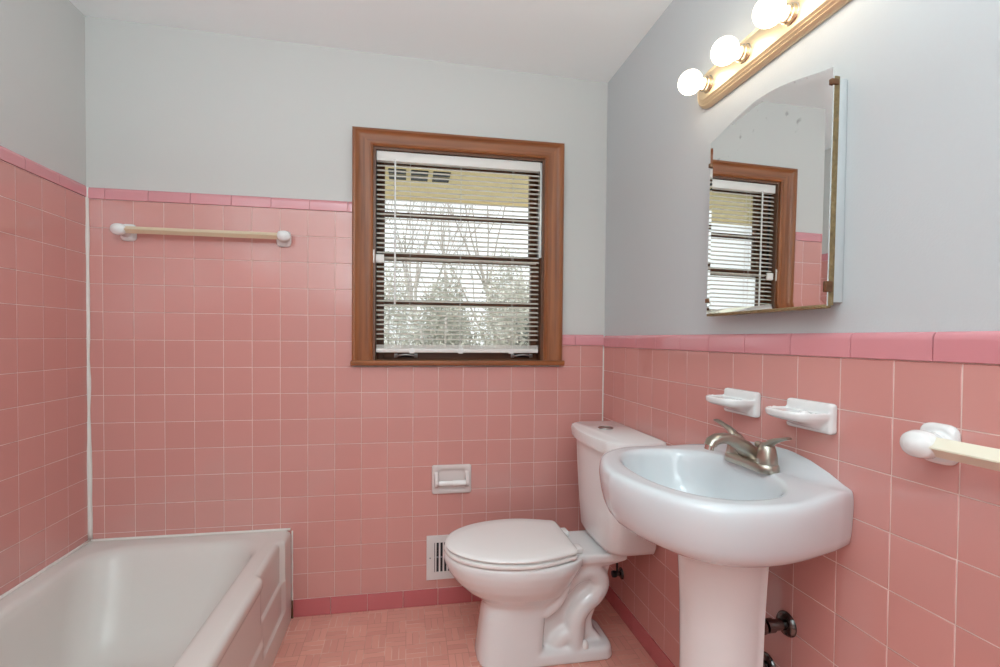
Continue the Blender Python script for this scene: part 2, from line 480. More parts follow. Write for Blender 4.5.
# casing: mitred profile round three sides
def casing():
    bm = bmesh.new()
    W = .085; Wt = .068
    prof = [(0, -.006), (0, .010), (.006, .014), (.014, .011), (.022, .0115), (.050, .016), (.066, .021), (.072, .026), (.080, .026), (W, .022), (W, -.006)]  # t from the opening outwards, height
    x0, x1, z0, z1 = WX0, WX1, 1.088, WZ1
    rings = []
    for (cx, cz, ox, oz) in ((x0, z0, -1, 0), (x0, z1, -1, Wt / W), (x1, z1, 1, Wt / W), (x1, z0, 1, 0)):
        rings.append([Vector((cx + ox * t, D - h, cz + oz * t)) for t, h in prof])
    add_loft(bm, rings, True, True, True)
    fix_normals(bm); return bm
def casing_piece(sel):
    bm = casing(); return bm
bmc = bmesh.new()
cs = mesh_obj('casing', casing(), 'oak_upright', win, 25)
cs.data.materials.append(MATS['oak_across'])
for p in cs.data.polygons:
    if p.center.z > WZ1 - .002 and WX0 - .09 < p.center.x < WX1 + .09 and abs(p.center.x - .232) < .2: p.material_index = 1
bm = bmesh.new(); add_box(bm, (WX0 - .091, D - .028, 1.066), (WX1 + .097, D + .060, 1.088), .005, 3)
mesh_obj('stool', bm, 'oak_across', win, 40)
bm = bmesh.new()
add_box(bm, (WX0 - .002, D - .002, WZ0), (WX0 + .010, yb + T, WZ1)); add_box(bm, (WX1 - .010, D - .002, WZ0), (WX1 + .002, yb + T, WZ1))
mesh_obj('jamb', bm, 'dark_oak_upright', win)
bm = bmesh.new(); add_box(bm, (WX0, D - .001, WZ1 - .010), (WX1, yb + T, WZ1 + .002)); add_box(bm, (WX0, D + .055, WZ0 - .002), (WX1, yb + T, WZ0 + .008))
mesh_obj('head_jamb', bm, 'dark_oak_across', win)
bm = bmesh.new(); add_box(bm, (WX1 - .018, D + .008, 1.555), (WX1 - .0095, D + .040, 1.985), .001)
mesh_obj('sash_channel', bm, 'aluminium', win)
bm = bmesh.new(); add_box(bm, (WX0 + .0095, D + .040, 1.555), (WX0 + .014, D + .052, 1.985), .001)
mesh_obj('sash_channel', bm, 'black_rubber', win)
bm = bmesh.new(); add_box(bm, (WX1 - .015, D + .040, 1.555), (WX1 - .0095, D + .052, 1.985), .001)
mesh_obj('sash_channel', bm, 'black_rubber', win)
def sash(name, y0, y1, z0, z1, bot, top, mz):
    bm = bmesh.new(); st = .032
    a, b = WX0 + .011, WX1 - .011
    add_box(bm, (a, y0, z0), (a + st, y1, z1), .002); add_box(bm, (b - st, y0, z0), (b, y1, z1), .002)
    so = mesh_obj(name, bm, 'dark_oak_upright', win, 40)
    bm = bmesh.new()
    add_box(bm, (a + st, y0, z0), (b - st, y1, z0 + bot), .002); add_box(bm, (a + st, y0, z1 - top), (b - st, y1, z1), .002)
    mesh_obj('rail', bm, 'dark_oak_across', so, 40)
    bm = bmesh.new(); add_box(bm, (a + st, y0 + .004, mz - .010), (b - st, y1 - .004, mz + .010), .003)
    mesh_obj('muntin', bm, 'dark_oak_across', so, 40)
    ym = (y0 + y1) / 2
    for (p, q) in ((z0 + bot, mz - .010), (mz + .010, z1 - top)):
        mesh_obj('pane', boxbm((a + st, ym - .0015, p), (b - st, ym + .0015, q)), 'window_glass', so)
    return so
up = sash('upper_sash', D + .093, D + .125, 1.535, 1.992, .036, .03, 1.742)
lo = sash('lower_sash', D + .058, D + .090, 1.088, 1.566, .050, .030, 1.345)
bm = boxbm((WX0 + .02, D + .050, 1.530), (WX1 - .02, D + .0575, 1.540), .002)
mesh_obj('weather_strip', bm, 'blind_white', lo)
for xx in (-.006, .525):
    bm = bmesh.new()
    pts = spline([(xx - .044, D + .058, 1.107), (xx - .040, D + .038, 1.106), (xx - .02, D + .030, 1.110), (xx, D + .029, 1.112), (xx + .02, D + .030, 1.110), (xx + .040, D + .038, 1.106), (xx + .044, D + .058, 1.107)], 5)
    add_tube(bm, pts, .0042, 8)
    add_box(bm, (xx - .052, D + .052, 1.098), (xx - .036, D + .0585, 1.116), .002); add_box(bm, (xx + .036, D + .052, 1.098), (xx + .052, D + .0585, 1.116), .002)
    lf = mesh_obj('sash_lift', bm, 'aluminium', lo, 50)
    mesh_obj('lift_shade', boxbm((xx - .037, D + .0535, 1.099), (xx + .037, D + .0585, 1.115), .002), 'hollow_shade', lo, 40)  # dark block standing in for the shade behind the lift

# ------------------------------------------------------------------ blind
yB = D + .024
blind = thing('window_blind', 'white mini blind with open slats hanging inside the brown wooden window frame', 'blind', (.231, yB, 1.993))
BX_0, BX_1 = WX0 + .0125, WX1 - .018
mesh_obj('headrail', boxbm((BX_0 - .001, yB - .014, 1.947), (BX_1 + .002, yB + .014, 1.988), .002), 'blind_white', blind, 40)
slat_bm = bmesh.new()
nw = 6; prof = []
for k in range(nw + 1):
    t = -1 + 2 * k / nw
    prof.append((t * .0125, .0019 * (1 - t * t)))
rings = []
for x in (BX_0, BX_0 + .003, BX_1 - .003, BX_1):
    f = .8 if x in (BX_0, BX_1) else 1
    rings.append([Vector((x - BX_0, y * f, z)) for y, z in prof] + [Vector((x - BX_0, y * f, z - .0005)) for y, z in reversed(prof)])
add_loft(slat_bm, rings); fix_normals(slat_bm)
zs = []
z = 1.930
while z > 1.168: zs.append(z); z -= .0208
first = None
for i, z in enumerate(zs):
    if first is None:
        first = mesh_obj('slat', slat_bm, 'blind_slat', blind, 60)
        o = first
    else:
        o = first.copy(); COL.objects.link(o); o.parent = blind
    o.location = Vector((BX_0, yB + random.uniform(-.0006, .0006), z + random.uniform(-.001, .001))) - Vector(blind.location)
    o.rotation_euler = (math.atan2(z - H, D) + math.radians(15 + random.uniform(-1.5, 1.5)), random.uniform(-.0012, .0012), 0)
bm = bmesh.new(); add_box(bm, (BX_0, yB - .013, 1.121), (BX_1, yB + .013, 1.139), .003)
br = mesh_obj('bottom_rail', bm, 'blind_white', blind, 40)
bm = bmesh.new()
for k in range(4): add_box(bm, (BX_0, yB - .0125, 1.1395 + k * .0042), (BX_1, yB + .0125, 1.1420 + k * .0042), .0008)
mesh_obj('stacked_slats', bm, 'blind_white', blind, 40)
for cx in (.02, .235, .465):
    bm = bmesh.new(); add_box(bm, (cx - .011, yB - .0138, 1.117), (cx + .011, yB + .0138, 1.1405), .002)
    mesh_obj('cord_plug', bm, 'clear_plastic', br)
for cx in (.010, .232, .470):
    bm = bmesh.new()
    for dy in (-.0132, .0132): add_tube(bm, [(cx, yB + dy, 1.948), (cx, yB + dy, 1.135)], .0008, 6)
    mesh_obj('ladder_cord', bm, 'cord_white', blind)
bm = bmesh.new()
add_tube(bm, [(-.055, yB - .019, 1.945), (-.054, yB - .020, 1.33)], .0040, 8)
add_tube(bm, [(-.055, yB - .012, 1.955), (-.055, yB - .019, 1.955), (-.055, yB - .019, 1.94)], .0015, 6)
mesh_obj('tilt_wand', bm, 'clear_plastic', blind, 60)
bm = boxbm((WX0 - .003, D - .004, 1.505), (WX0 + .006, D + .030, 1.562), .001); add_box(bm, (WX0 + .002, yB - .016, 1.510), (WX0 + .045, yB - .006, 1.545), .002)
mesh_obj('side_bracket', bm, 'blind_white', blind, 40)

# ------------------------------------------------------------------ bathtub
def tub():
    t = thing('bathtub', 'white enamel bathtub with stepped apron along the pink tiled left wall', 'bathtub', (-.853, 1.285, 0))
    x0, x1, y0, y1 = XL + .001, -.475, .527, D - .001
    yc = (y0 + y1) / 2; zr = .375
    def off(y, z):
        dy = abs(y - yc) * 2                        # mirrored about the middle
        ya, yb_ = 1.665, 1.928
        yy = yc + abs(y - yc)
        w = .012
        bay = smooth01((yy - ya) / w + .5) * (1 - smooth01((yy - yb_) / w + .5))
        mid = 1 - smooth01((yy - ya) / w + .5)
        e = .010
        lvl = smooth01((z - .215) / e + .5) * .009 + smooth01((z - .092) / e + .5) * .009
        lm = smooth01((z - .150) / e + .5) * .007 * (1 - smooth01((z - .335) / .02 + .5))
        return -(bay * lvl + mid * lm)
    NS, NC = 110, 8
    def ring(ix0, ix1, iy0, iy1, r, z, dsp=None):
        pts = rrect(ix0, ix1, iy0, iy1, r, z, NC, NS)
        if dsp is not None:
            for p in pts:
                if p.x > ix1 - .03: p.x += off(p.y, dsp if dsp > 0 else z) * (1 if p.x > ix1 - .004 else .5)
        return pts
    rings = []
    for z in [0] + [.02 + .0062 * k for k in range(53)]:
        rings.append(ring(x0, x1, y0, y1, .016, z, -1))
    # rolled edge
    for k in range(1, 7):
        a = PI / 2 * k / 6; R = .022
        rings.append(ring(x0, x1 - R * (1 - math.cos(a)), y0 + R * (1 - math.cos(a)), y1, .016 + .004 * k / 6, zr - R + R * math.sin(a), .36))
    rings.append(ring(x0 + .004, x1 - .036, y0 + .03, y1 - .004, .02, zr + .0005))
    rings.append(ring(x0 + .012, x1 - .060, y0 + .05, y1 - .020, .05, zr))
    # basin
    bx0, bx1, by0, by1 = x0 + .062, x1 - .092, y0 + .10, y1 - .072
    rings.append(ring(bx0 - .014, bx1 + .014, by0 - .014, by1 + .014, .13, zr - .001))
    for (ins, z, ir) in ((0, zr - .006, .13), (.008, zr - .018, .13), (.014, zr - .04, .13), (.026, .27, .13), (.042, .18, .13), (.060, .115, .125), (.082, .078, .115), (.115, .058, .10), (.16, .05, .08), (.22, .047, .05)):
        sl = (zr - z) * .35
        rings.append(ring(bx0 + ins, bx1 - ins, by0 + ins + sl * .5, by1 - ins - sl, ir, z))
    bm = bmesh.new(); add_loft(bm, rings, True, True); fix_normals(bm)
    mesh_obj('basin', bm, 'tub_enamel', t, 42)
    return t
tubo = tub()
bm = bmesh.new()
add_tube(bm, [(XL + .004, y, .378) for y in [.54 + .05 * k for k in range(31)]], .0055, 6)
add_tube(bm, [(x, D - .004, .378) for x in [XL + .75 * k / 14 for k in range(15)]], .005, 6)
add_tube(bm, [(-.4735, D - .002, z) for z in [.07 + .3 * k / 14 for k in range(15)]], [.0035 + .0015 * noise.noise((k * .5, 0, 0)) for k in range(15)], 6)
struct(mesh_obj('trim_3', bm, 'caulk', None, 180))
bm = bmesh.new(); add_tube(bm, [(-.4725, D - .004, z) for z in (.0, .02, .045, .075)], [.0055, .0042, .0036, .003], 6); struct(mesh_obj('trim_4', bm, 'rust_clip', None, 180))

# ------------------------------------------------------------------ toilet
YT = 1.70
def toilet():
    t = thing('toilet', 'white two-piece toilet with closed lid standing under the window in the back corner', 'toilet', (.50, YT, 0))
    NR = 48
    def egg(x0, x1, hw, z, nf=2.0, nb=3.0, fx=.55):
        """plan outline: rounded front at x0, squarer back at x1"""
        out = []; xm = lerp(x0, x1, fx)
        for k in range(NR):
            a = 2 * PI * k / NR; c, s = math.cos(a), math.sin(a)
            n = nb if c > 0 else nf
            rr = 1 / (abs(c) ** n + abs(s) ** n) ** (1 / n)
            out.append(Vector((xm + c * rr * ((x1 - xm) if c > 0 else (xm - x0)), YT + s * rr * hw, z)))
        return out
    bm = bmesh.new()
    R = [(0, .258, .500, .108, 3, 6), (.02, .260, .500, .106, 3, 6), (.10, .270, .502, .100, 3, 6), (.165, .279, .508, .097, 3, 6), (.195, .284, .525, .097, 2.6, 6), (.212, .282, .545, .100, 2.3, 5),
         (.235, .258, .566, .116, 2, 4), (.265, .215, .590, .141, 2, 3.4), (.30, .178, .612, .162, 2, 3), (.335, .153, .635, .178, 2, 2.8), (.362, .141, .65, .1865, 2, 2.8), (.378, .137, .655, .188, 2, 2.8), (.392, .138, .655, .187, 2, 2.8), (.398, .144, .652, .181, 2, 2.8)]
    add_loft(bm, [egg(x0, x1, hw, z, nf, nb) for z, x0, x1, hw, nf, nb in R])
    # deck carrying the tank
    def deck(z, x1, hw, r): return rrect(.53, x1, YT - hw, YT + hw, r, z, 6, 6)
    add_loft(bm, [deck(.340, .76, .085, .03), deck(.358, .790, .100, .02), deck(.371, .81, .112, .012), deck(.394, .81, .112, .012), deck(.398, .806, .108, .012)])
    # web behind the front column, with the rear outline of the casting
    web = [(.44, .0), (.74, .0), (.735, .05), (.70, .09), (.695, .13), (.715, .185), (.748, .235), (.755, .29), (.775, .36), (.44, .37)]
    rings = []
    for y in (-.060, -.050, .050, .060):
        f = .006 if abs(y) > .055 else 0
        rings.append([Vector((x + (f if x < .5 else -f), YT + y, max(0, z))) for x, z in web])
    add_loft(bm, rings)
    # foot
    def foot(z, e): return rrect(.42, .772 - e, YT - .108 + e, YT + .108 - e, .05, z, 6, 6)
    add_loft(bm, [foot(0, 0), foot(.034, .004), foot(.046, .012), foot(.05, .03)])
    # trap bends, left and right side of the casting
    for s in (-1, 1):
        path = spline([(.53, YT + s * .050, .215), (.575, YT + s * .054, .268), (.628, YT + s * .058, .312), (.69, YT + s * .056, .318), (.722, YT + s * .054, .272), (.700, YT + s * .056, .225), (.655, YT + s * .060, .192), (.628, YT + s * .062, .150), (.622, YT + s * .062, .09), (.62, YT + s * .062, .03)], 6)
        add_tube(bm, path, .038, 14)
        add_tube(bm, spline([(.625, YT + s * .058, .075), (.585, YT + s * .058, .085), (.555, YT + s * .054, .062), (.545, YT + s * .05, .03)], 5), .034, 14)
        # side wall of the bowl sweeping back
        add_tube(bm, spline([(.50, YT + s * .075, .18), (.535, YT + s * .088, .215), (.56, YT + s * .098, .26), (.575, YT + s * .10, .32)], 5), .022, 10)
    fix_normals(bm)
    o = mesh_obj('bowl', bm, 'porcelain', t, 180)
    remesh(o, .0052, 5)
    # bolt caps
    for s in (-1, 1):
        bm = bmesh.new(); add_lathe(bm, [(.013, 0), (.0135, .010), (.011, .020), (.006, .026), (0, .0275)], (.655, YT + s * .087, .044), 'z', 20)
        mesh_obj('bolt_cap', bm, 'seat_plastic', t, 60)
    # seat and lid
    def plan(x0, x1, hw, z, n=60, back=.80):
        out = []; xm = x0 + .272 * (x1 - x0) / .455
        pts = []
        for k in range(25):
            a = PI / 2 * k / 24
            pts.append((xm - (xm - x0) * math.cos(a), hw * math.sin(a) ** .96))
        rc = .03
        for k in range(1, 9):
            u = k / 8; pts.append((lerp(xm, x1 - rc, u), hw * (1 - (1 - back) * u ** 1.7)))
        for k in range(1, 6):
            a = PI / 2 * k / 5; hb = hw * back
            pts.append((x1 - rc + rc * math.sin(a), hb - rc * .9 * (1 - math.cos(a))))
        full = [(x, y) for x, y in pts] + [(x, -y) for x, y in reversed(pts)][:-1]
        return [Vector((x, YT + y, z)) for x, y in full]
    bm = bmesh.new()
    add_loft(bm, [plan(.146, .600, .183, .400), plan(.140, .604, .189, .403), plan(.138, .605, .191, .408), plan(.140, .604, .189, .414), plan(.146, .600, .183, .416)])
    fix_normals(bm); mesh_obj('seat', bm, 'seat_plastic', t, 50)
    bm = bmesh.new()
    add_loft(bm, [plan(.150, .602, .178, .4195), plan(.143, .607, .186, .422), plan(.141, .608, .188, .427), plan(.145, .606, .185, .4325), plan(.156, .598, .174, .4365), plan(.20, .57, .13, .4395), plan(.30, .48, .06, .4405)])
    fix_normals(bm); mesh_obj('lid', bm, 'seat_plastic', t, 50)
    for s in (-1, 1):
        bm = bmesh.new(); add_box(bm, (.598, YT + s * .075 - .022, .397), (.640, YT + s * .075 + .022, .421), .007, 3)
        mesh_obj('hinge', bm, 'seat_plastic', t, 50)
    # tank
    def tk(z, xf, hw, bow, r, xb=XR - .012):
        out = []
        # bowed front, corners r
        pts = []
        n = 18
        for k in range(n + 1):
            u = -1 + 2 * k / n
            y = u * (hw - r); pts.append((xf + bow * (u * (hw - r) / hw) ** 2, y))
        x_c = pts[-1][0]
        arc = [(x_c + r - r * math.cos(PI / 2 * k / 8) * 1., (hw - r) + r * math.sin(PI / 2 * k / 8)) for k in range(1, 9)]
        back = [(xb - .012, hw), (xb, hw - .012)]
        side = pts + arc + back
        full = [(x, -y) for x, y in reversed(arc + back)]
        return [Vector((x, YT - .003 + y, z)) for x, y in full + pts + arc + back]
    bm = bmesh.new()
    add_loft(bm, [tk(.407, .735, 0.149, .012, .055), tk(.412, .715, 0.160, .014, .06), tk(.430, .705, 0.167, .016, .06), tk(.55, .697, 0.182, .022, .055), tk(.70, .690, 0.194, .026, .05), tk(.782, .687, 0.198, .028, .05)])
    fix_normals(bm); mesh_obj('tank', bm, 'porcelain', t, 45)
    bm = bmesh.new()
    add_loft(bm, [tk(.782, .678, 0.204, .032, .05), tk(.785, .668, 0.213, .034, .055, XR - .008), tk(.815, .664, 0.217, .036, .055, XR - .006), tk(.826, .667, 0.214, .036, .055, XR - .008), tk(.8315, .678, 0.204, .034, .05, XR - .016)])
    fix_normals(bm); tl = mesh_obj('tank_lid', bm, 'porcelain', t, 45)
    # split flush button
    bm = bmesh.new(); cx, cy, cz = .782, 1.742, .8315
    add_lathe(bm, [(.029, 0), (.030, .002), (.029, .0045), (.026, .0045), (.0255, .003), (0, .003)], (cx, cy, cz - .0005), 'z', 32)
    fb_ = mesh_obj('flush_button', bm, 'worn_chrome', t, 40); fb_['label'] = 'small round chrome flush button'
    for s in (-1, 1):
        bm = bmesh.new(); add_tube(bm, [(.745, YT + s * .085, .396), (.745, YT + s * .085, .410)], .010, 12)
        mesh_obj('tank_bolt', bm, 'black_rubber', t)
    return t
toilet()
# water stop on the wall behind the toilet
sv = thing('supply_valve', 'small dark water stop low on the right wall behind the toilet', 'valve', (XR, 1.835, .19))
bm = bmesh.new(); add_lathe(bm, [(.024, 0), (.023, .004), (.015, .009), (.009, .011), (.009, .030), (0, .031)], (XR - .0005, 1.835, .19), 'x', 24, -1)
mesh_obj('escutcheon', bm, 'dark_chrome', sv, 50)
bm = bmesh.new(); add_lathe(bm, [(.0, .026), (.013, .026), (.0145, .034), (.013, .042), (0, .043)], (XR, 1.835, .19), 'x', 20, -1); add_tube(bm, [(XR - .02, 1.835, .19), (XR - .02, 1.838, .235), (XR - .024, 1.842, .36)], .0045, 8)
mesh_obj('handle', bm, 'black_rubber', sv, 50)

# ------------------------------------------------------------------ pedestal sink
YS = 1.010
def sink():
    t = thing('pedestal_sink', 'white pedestal sink with oval basin standing against the right pink wall', 'sink', (XR - .15, YS, 0))
    dk = [0, .03, .06, .12, .19, .255, .305, .35, .385, .414, .433, .441]
    sk = [.203, .2165, .228, .2455, .257, .256, .245, .218, .179, .119, .056, 0]
    half = spline([(d, s, 0) for d, s in zip(dk, sk)], 6)
    half = [(max(0, p.x), max(0, p.y)) for p in half]
    outl = [(d, -s) for d, s in half] + [(d, s) for d, s in reversed(half[:-1])]        # from the near wall end round the front to the far wall end
    nb = 24
    for k in range(1, nb): outl.append((0., lerp(half[0][1], -half[0][1], k / nb)))
    pk = (.142, 0.)
    def topz(d, s):
        arc = interp(s + YS - 1.0, [-.26, -.191, -.137, -.086, -.03, .034, .14, .2, .3], [.860, .875, .899, .915, .924, .923, .912, .900, .882])
        f = 1 - smooth01((d - .004) / .040)
        deck = .8755 + .0075 * (1 - smooth01((d - .05) / .12))
        return lerp(deck, max(arc, deck - .004), f)
    def ring(k, z, kw=None, top=False, dz=0):
        out = []
        for d, s in outl:
            kk = k
            if kw is not None: kk = lerp(kw, k, smooth01(d / .10))
            dd = max(.0008, pk[0] + (d - pk[0]) * kk) if kk > .9 else pk[0] + (d - pk[0]) * kk
            if k < .85: dd = pk[0] + (dd - pk[0]) * lerp(.70, 1, smooth01((k - .42) / .43))
            if kw is not None and d < .10: dd = lerp(max(.0008, d), dd, smooth01(d / .10))
            ss = s * (k if kw is None or k < .93 else lerp(lerp(1, k, .6), k, smooth01(d / .2)))
            out.append(Vector((XR - dd, YS + ss, (topz(dd, ss) + dz) if top else z)))
        return out
    rings = [ring(.28, .655), ring(.31, .670), ring(.35, .684), ring(.44, .699), ring(.57, .7125), ring(.70, .7265), ring(.80, .738, .93), ring(.87, .748, .965), ring(.915, .757, .985), ring(.945, .768, .99), ring(.968, .784, .995), ring(.985, .806, 1.), ring(.996, .828, 1.), ring(1.0, .842, 1.)]
    # rolled rim: up to the top surface
    for dz, k in ((-.022, .999), (-.013, .993), (-.006, .982), (-.002, .966), (0, .945)):
        rings.append(ring(k, 0, 1 - (1 - k) * .22, True, dz))
    # basin: blend the outline into the basin ellipse
    bc, ra, rb_ = .226, .150, .206
    n = len(outl)
    def bring(f, z=None, dz=0, shift=0):
        out = []
        for d, s in outl:
            a = math.atan2(s, (d - bc))
            c, s_ = math.cos(a), math.sin(a)
            m = 2.25
            r = 1 / (abs(c / ra) ** m + abs(s_ / rb_) ** m) ** (1 / m)
            dd, ss = bc + shift + c * r * f, s_ * r * f
            out.append(Vector((XR - dd, YS + ss, (topz(dd, ss) + dz) if z is None else z)))
        return out
    def mixr(a, b, f): return [p.lerp(q, f) for p, q in zip(a, b)]
    last = ring(.945, 0, 1 - .055 * .22, True, 0); b0 = bring(1.05)
    for f in (.25, .5, .75):
        r = mixr(last, b0, f)
        for p in r: p.z = topz(XR - p.x, p.y - YS)
        rings.append(r)
    rings += [b0, bring(1.025, None, -.0008), bring(1.0, None, -.0035), bring(.978, None, -.009), bring(.958, None, -.018), bring(.942, None, -.030)]
    for f, z, sh in ((.915, .822, 0), (.872, .795, -.003), (.80, .768, -.006), (.68, .750, -.01), (.50, .741, -.014), (.28, .737, -.018), (.12, .735, -.02)):
        rings.append(bring(f, z, 0, sh))
    bm = bmesh.new(); add_loft(bm, rings, True, True); fix_normals(bm)
    mesh_obj('basin', bm, 'toned_porcelain', t, 60)
    # drain
    bm = bmesh.new(); add_lathe(bm, [(.022, .0), (.0225, .002), (.019, .003), (.016, .0015), (0, .001)], (XR - .213, YS, .7352), 'z', 24); mesh_obj('drain', bm, 'chrome', t, 50)
    bm = bmesh.new(); add_lathe(bm, [(.010, 0), (.0105, .002), (.007, .003), (.006, .001), (0, .001)], (XR - .213 + .13, YS, .826), 'x', 20, -1)
    # pedestal column: open at the back
    def ped(z, r, dpt, flare=0):
        out = []
        for k in range(41):
            a = -PI * .62 + PI * 1.24 * k / 40
            c, s = math.cos(a), math.sin(a)
            out.append(Vector((XR - .146 - c * dpt, YS + s * r * (1 if abs(s) < 1 else 1), z)))
        inner = []
        for k in range(40, -1, -1):
            a = -PI * .62 + PI * 1.24 * k / 40
            c, s = math.cos(a), math.sin(a)
            inner.append(Vector((XR - .146 - c * (dpt - .013), YS + s * (r - .013), z)))
        e, q = .010, .002
        def ext(p, sg, w): return Vector((p.x + e, p.y + sg * w, p.z))
        return [ext(out[0], -1, q)] + out + [ext(out[-1], 1, q), ext(inner[0], 1, q)] + inner + [ext(inner[-1], -1, q)]
    bm = bmesh.new()
    add_loft(bm, [ped(0, .128, .130), ped(.02, .128, .130), ped(.05, .118, .120), ped(.12, .098, .102), ped(.25, .090, .094), ped(.40, .0895, .093), ped(.55, .0925, .096), ped(.63, .096, .100), ped(.685, .099, .103), ped(.704, .100, .104)])
    fix_normals(bm)
    mesh_obj('pedestal', bm, 'porcelain', t, 50)
    return t
sink()

# faucet
FX, FY, FZ = XR - .074, 1.008, .8795
fc = thing('faucet', 'brushed nickel two-handle faucet standing on the back ledge of the sink', 'faucet', (FX, FY, FZ))
def stad(hw, hl, z, n=12):
    out = []
    for k in range(n + 1):
        a = -PI / 2 + PI * k / n; out.append(Vector((FX - hw * math.sin(a) * 1., FY + hl - hw + hw * math.cos(a), FZ + z)))
    for k in range(n + 1):
        a = PI / 2 + PI * k / n; out.append(Vector((FX - hw * math.sin(a), FY - hl + hw + hw * math.cos(a), FZ + z)))
    return out
bm = bmesh.new()
add_loft(bm, [stad(.0255, .0765, 0), stad(.0265, .0775, .002), stad(.0265, .0775, .012), stad(.0245, .0755, .018), stad(.020, .071, .0215)])
fix_normals(bm); mesh_obj('base_plate', bm, 'brushed_nickel', fc, 45)
# spout: broad wedge body rising to a curved nose
bm = bmesh.new()
def oval(c, t, w, h, n=20):
    t = Vector(t).normalized(); side = Vector((0, 1, 0)); up = side.cross(t).normalized()
    if up.z < 0: up = -up
    return [Vector(c) + side * (w * math.copysign(abs(math.cos(2 * PI * k / n)) ** .8, math.cos(2 * PI * k / n))) + up * (h * math.copysign(abs(math.sin(2 * PI * k / n)) ** .8, math.sin(2 * PI * k / n))) for k in range(n)]
sp = [((.016, 0, .012), (-.5, 0, 1), .032, .020), ((.000, 0, .030), (-.8, 0, .8), .029, .019), ((-.024, 0, .050), (-1, 0, .65), .0225, .0165), ((-.048, 0, .063), (-1, 0, .40), .0180, .0135), ((-.070, 0, .0695), (-1, 0, .12), .0165, .0125), ((-.092, 0, .069), (-1, 0, -.25), .0165, .012), ((-.106, 0, .062), (-.8, 0, -.8), .0160, .0115), ((-.112, 0, .053), (-.3, 0, -1), .0150, .011)]
add_loft(bm, [oval(Vector((FX, FY, FZ)) + Vector(c), t, w, h) for c, t, w, h in sp]); fix_normals(bm)
mesh_obj('spout', bm, 'brushed_nickel', fc, 50)
bm = bmesh.new(); add_tube(bm, [(FX - .111, FY, FZ + .056), (FX - .114, FY, FZ + .043)], .0105, 18)
ae = mesh_obj('aerator', bm, 'chrome', fc, 50)
bm = bmesh.new(); add_box(bm, (FX - .030, FY - .021, FZ + .016), (FX - .0285, FY + .021, FZ + .030)); bm.free()
for s in (-1, 1):
    cy = FY + s * .051
    bm = bmesh.new()
    add_lathe(bm, [(.0225, .0185), (.023, .022), (.0215, .036), (.0190, .050), (.0160, .060), (.010, .067), (0, .069)], (FX, cy, FZ), 'z', 28)
    hb = mesh_obj('handle', bm, 'brushed_nickel', fc, 50)
    bm = bmesh.new()
    L = Vector((-.12, s * 1., 0)).normalized()
    side = Vector((-L.y, L.x, 0))
    rings = []
    for (q, zz, w, h) in ((-.010, .040, .015, .013), (-.002, .054, .0145, .013), (.010, .067, .0125, .010), (.024, .076, .0100, .0070), (.042, .083, .0085, .0048), (.058, .0885, .0090, .0042), (.068, .0910, .0095, .0036), (.073, .0915, .0065, .002)):
        c = Vector((FX, cy, FZ + zz)) + L * q
        rings.append([c + side * w * math.cos(2 * PI * k / 14) + Vector((0, 0, 1)) * h * math.sin(2 * PI * k / 14) for k in range(14)])
    add_loft(bm, rings); fix_normals(bm)
    mesh_obj('lever', bm, 'brushed_nickel', hb, 50)
bm = bmesh.new(); add_lathe(bm, [(.0035, .018), (.0035, .046), (.007, .048), (.0082, .053), (.007, .058), (0, .0595)], (FX + .019, FY, FZ), 'z', 16)
mesh_obj('lift_knob', bm, 'brushed_nickel', fc, 50)

# water stops under the sink
def stop(y, z, label):
    o = thing('water_stop', label, 'valve', (XR, y, z), 'water stops under the sink')
    bm = bmesh.new(); add_lathe(bm, [(.029, 0), (.0285, .003), (.024, .009), (.014, .012), (.0135, .012)], (XR - .0005, y, z), 'x', 28, -1)
    mesh_obj('escutcheon', bm, 'dark_chrome', o, 50)
    bm = bmesh.new(); add_lathe(bm, [(.0125, .008), (.0125, .040), (.016, .041), (.016, .058), (.009, .060), (.009, .064), (.018, .066), (.019, .076), (0, .078)], (XR, y, z), 'x', 20, -1)
    mesh_obj('stub_pipe', bm, 'dark_chrome', o, 40)
stop(.968, .505, 'dark chrome stub pipe and wall flange beside the sink pedestal, the upper one')
stop(1.025, .365, 'dark chrome wall flange half hidden behind the sink pedestal, the lower one')

# ------------------------------------------------------------------ ceramic fittings on the tiles
def soap_dish(name, y0, y1, z0, z1, label, cat, out=.095, knob=False):
    yc = (y0 + y1) / 2; hw = (y1 - y0) / 2
    o = thing(name, label, cat, (XR, yc, z0), 'ceramic shelves above the sink')
    bm = bmesh.new()
    add_box(bm, (XR - .020, y0, z0), (XR + .001, y1, z1), .007, 3)
    # tray: half oval shelf with thin lip, thickening down to the plate
    def tray(z, ext, w, x_in=XR - .004):
        pts = []
        for k in range(25):
            a = PI * k / 24
            c, s = math.cos(a), math.sin(a)
            pts.append(Vector((XR - .014 - (ext - .014) * abs(s) ** .50, yc + w * math.copysign(abs(c) ** .60, c), z)))
        return [Vector((x_in, yc + w, z))] + pts + [Vector((x_in, yc - w, z))]
    zt = z1 - .018
    add_loft(bm, [tray(zt - .040, out * .30, hw * .62), tray(zt - .030, out * .55, hw * .76), tray(zt - .021, out * .88, hw * .9), tray(zt - .015, out * .985, hw * .965), tray(zt - .005, out, hw * .975), tray(zt, out * .97, hw * .955),
                  tray(zt - .004, out * .90, hw * .90), tray(zt - .006, out * .80, hw * .82)])
    if knob:
        add_tube(bm, [(XR - .055, y0 + .030, zt - .008), (XR - .055, y0 + .030, zt + .001)], .008, 12)
    fix_normals(bm)
    b = mesh_obj('shelf', bm, 'ceramic', o, 180); remesh(b, .0021, 4)
    return o
soap_dish('soap_dish', 1.063, 1.187, .985, 1.052, 'white ceramic soap shelf on the pink wall, farther from the towel bar', 'soap dish')
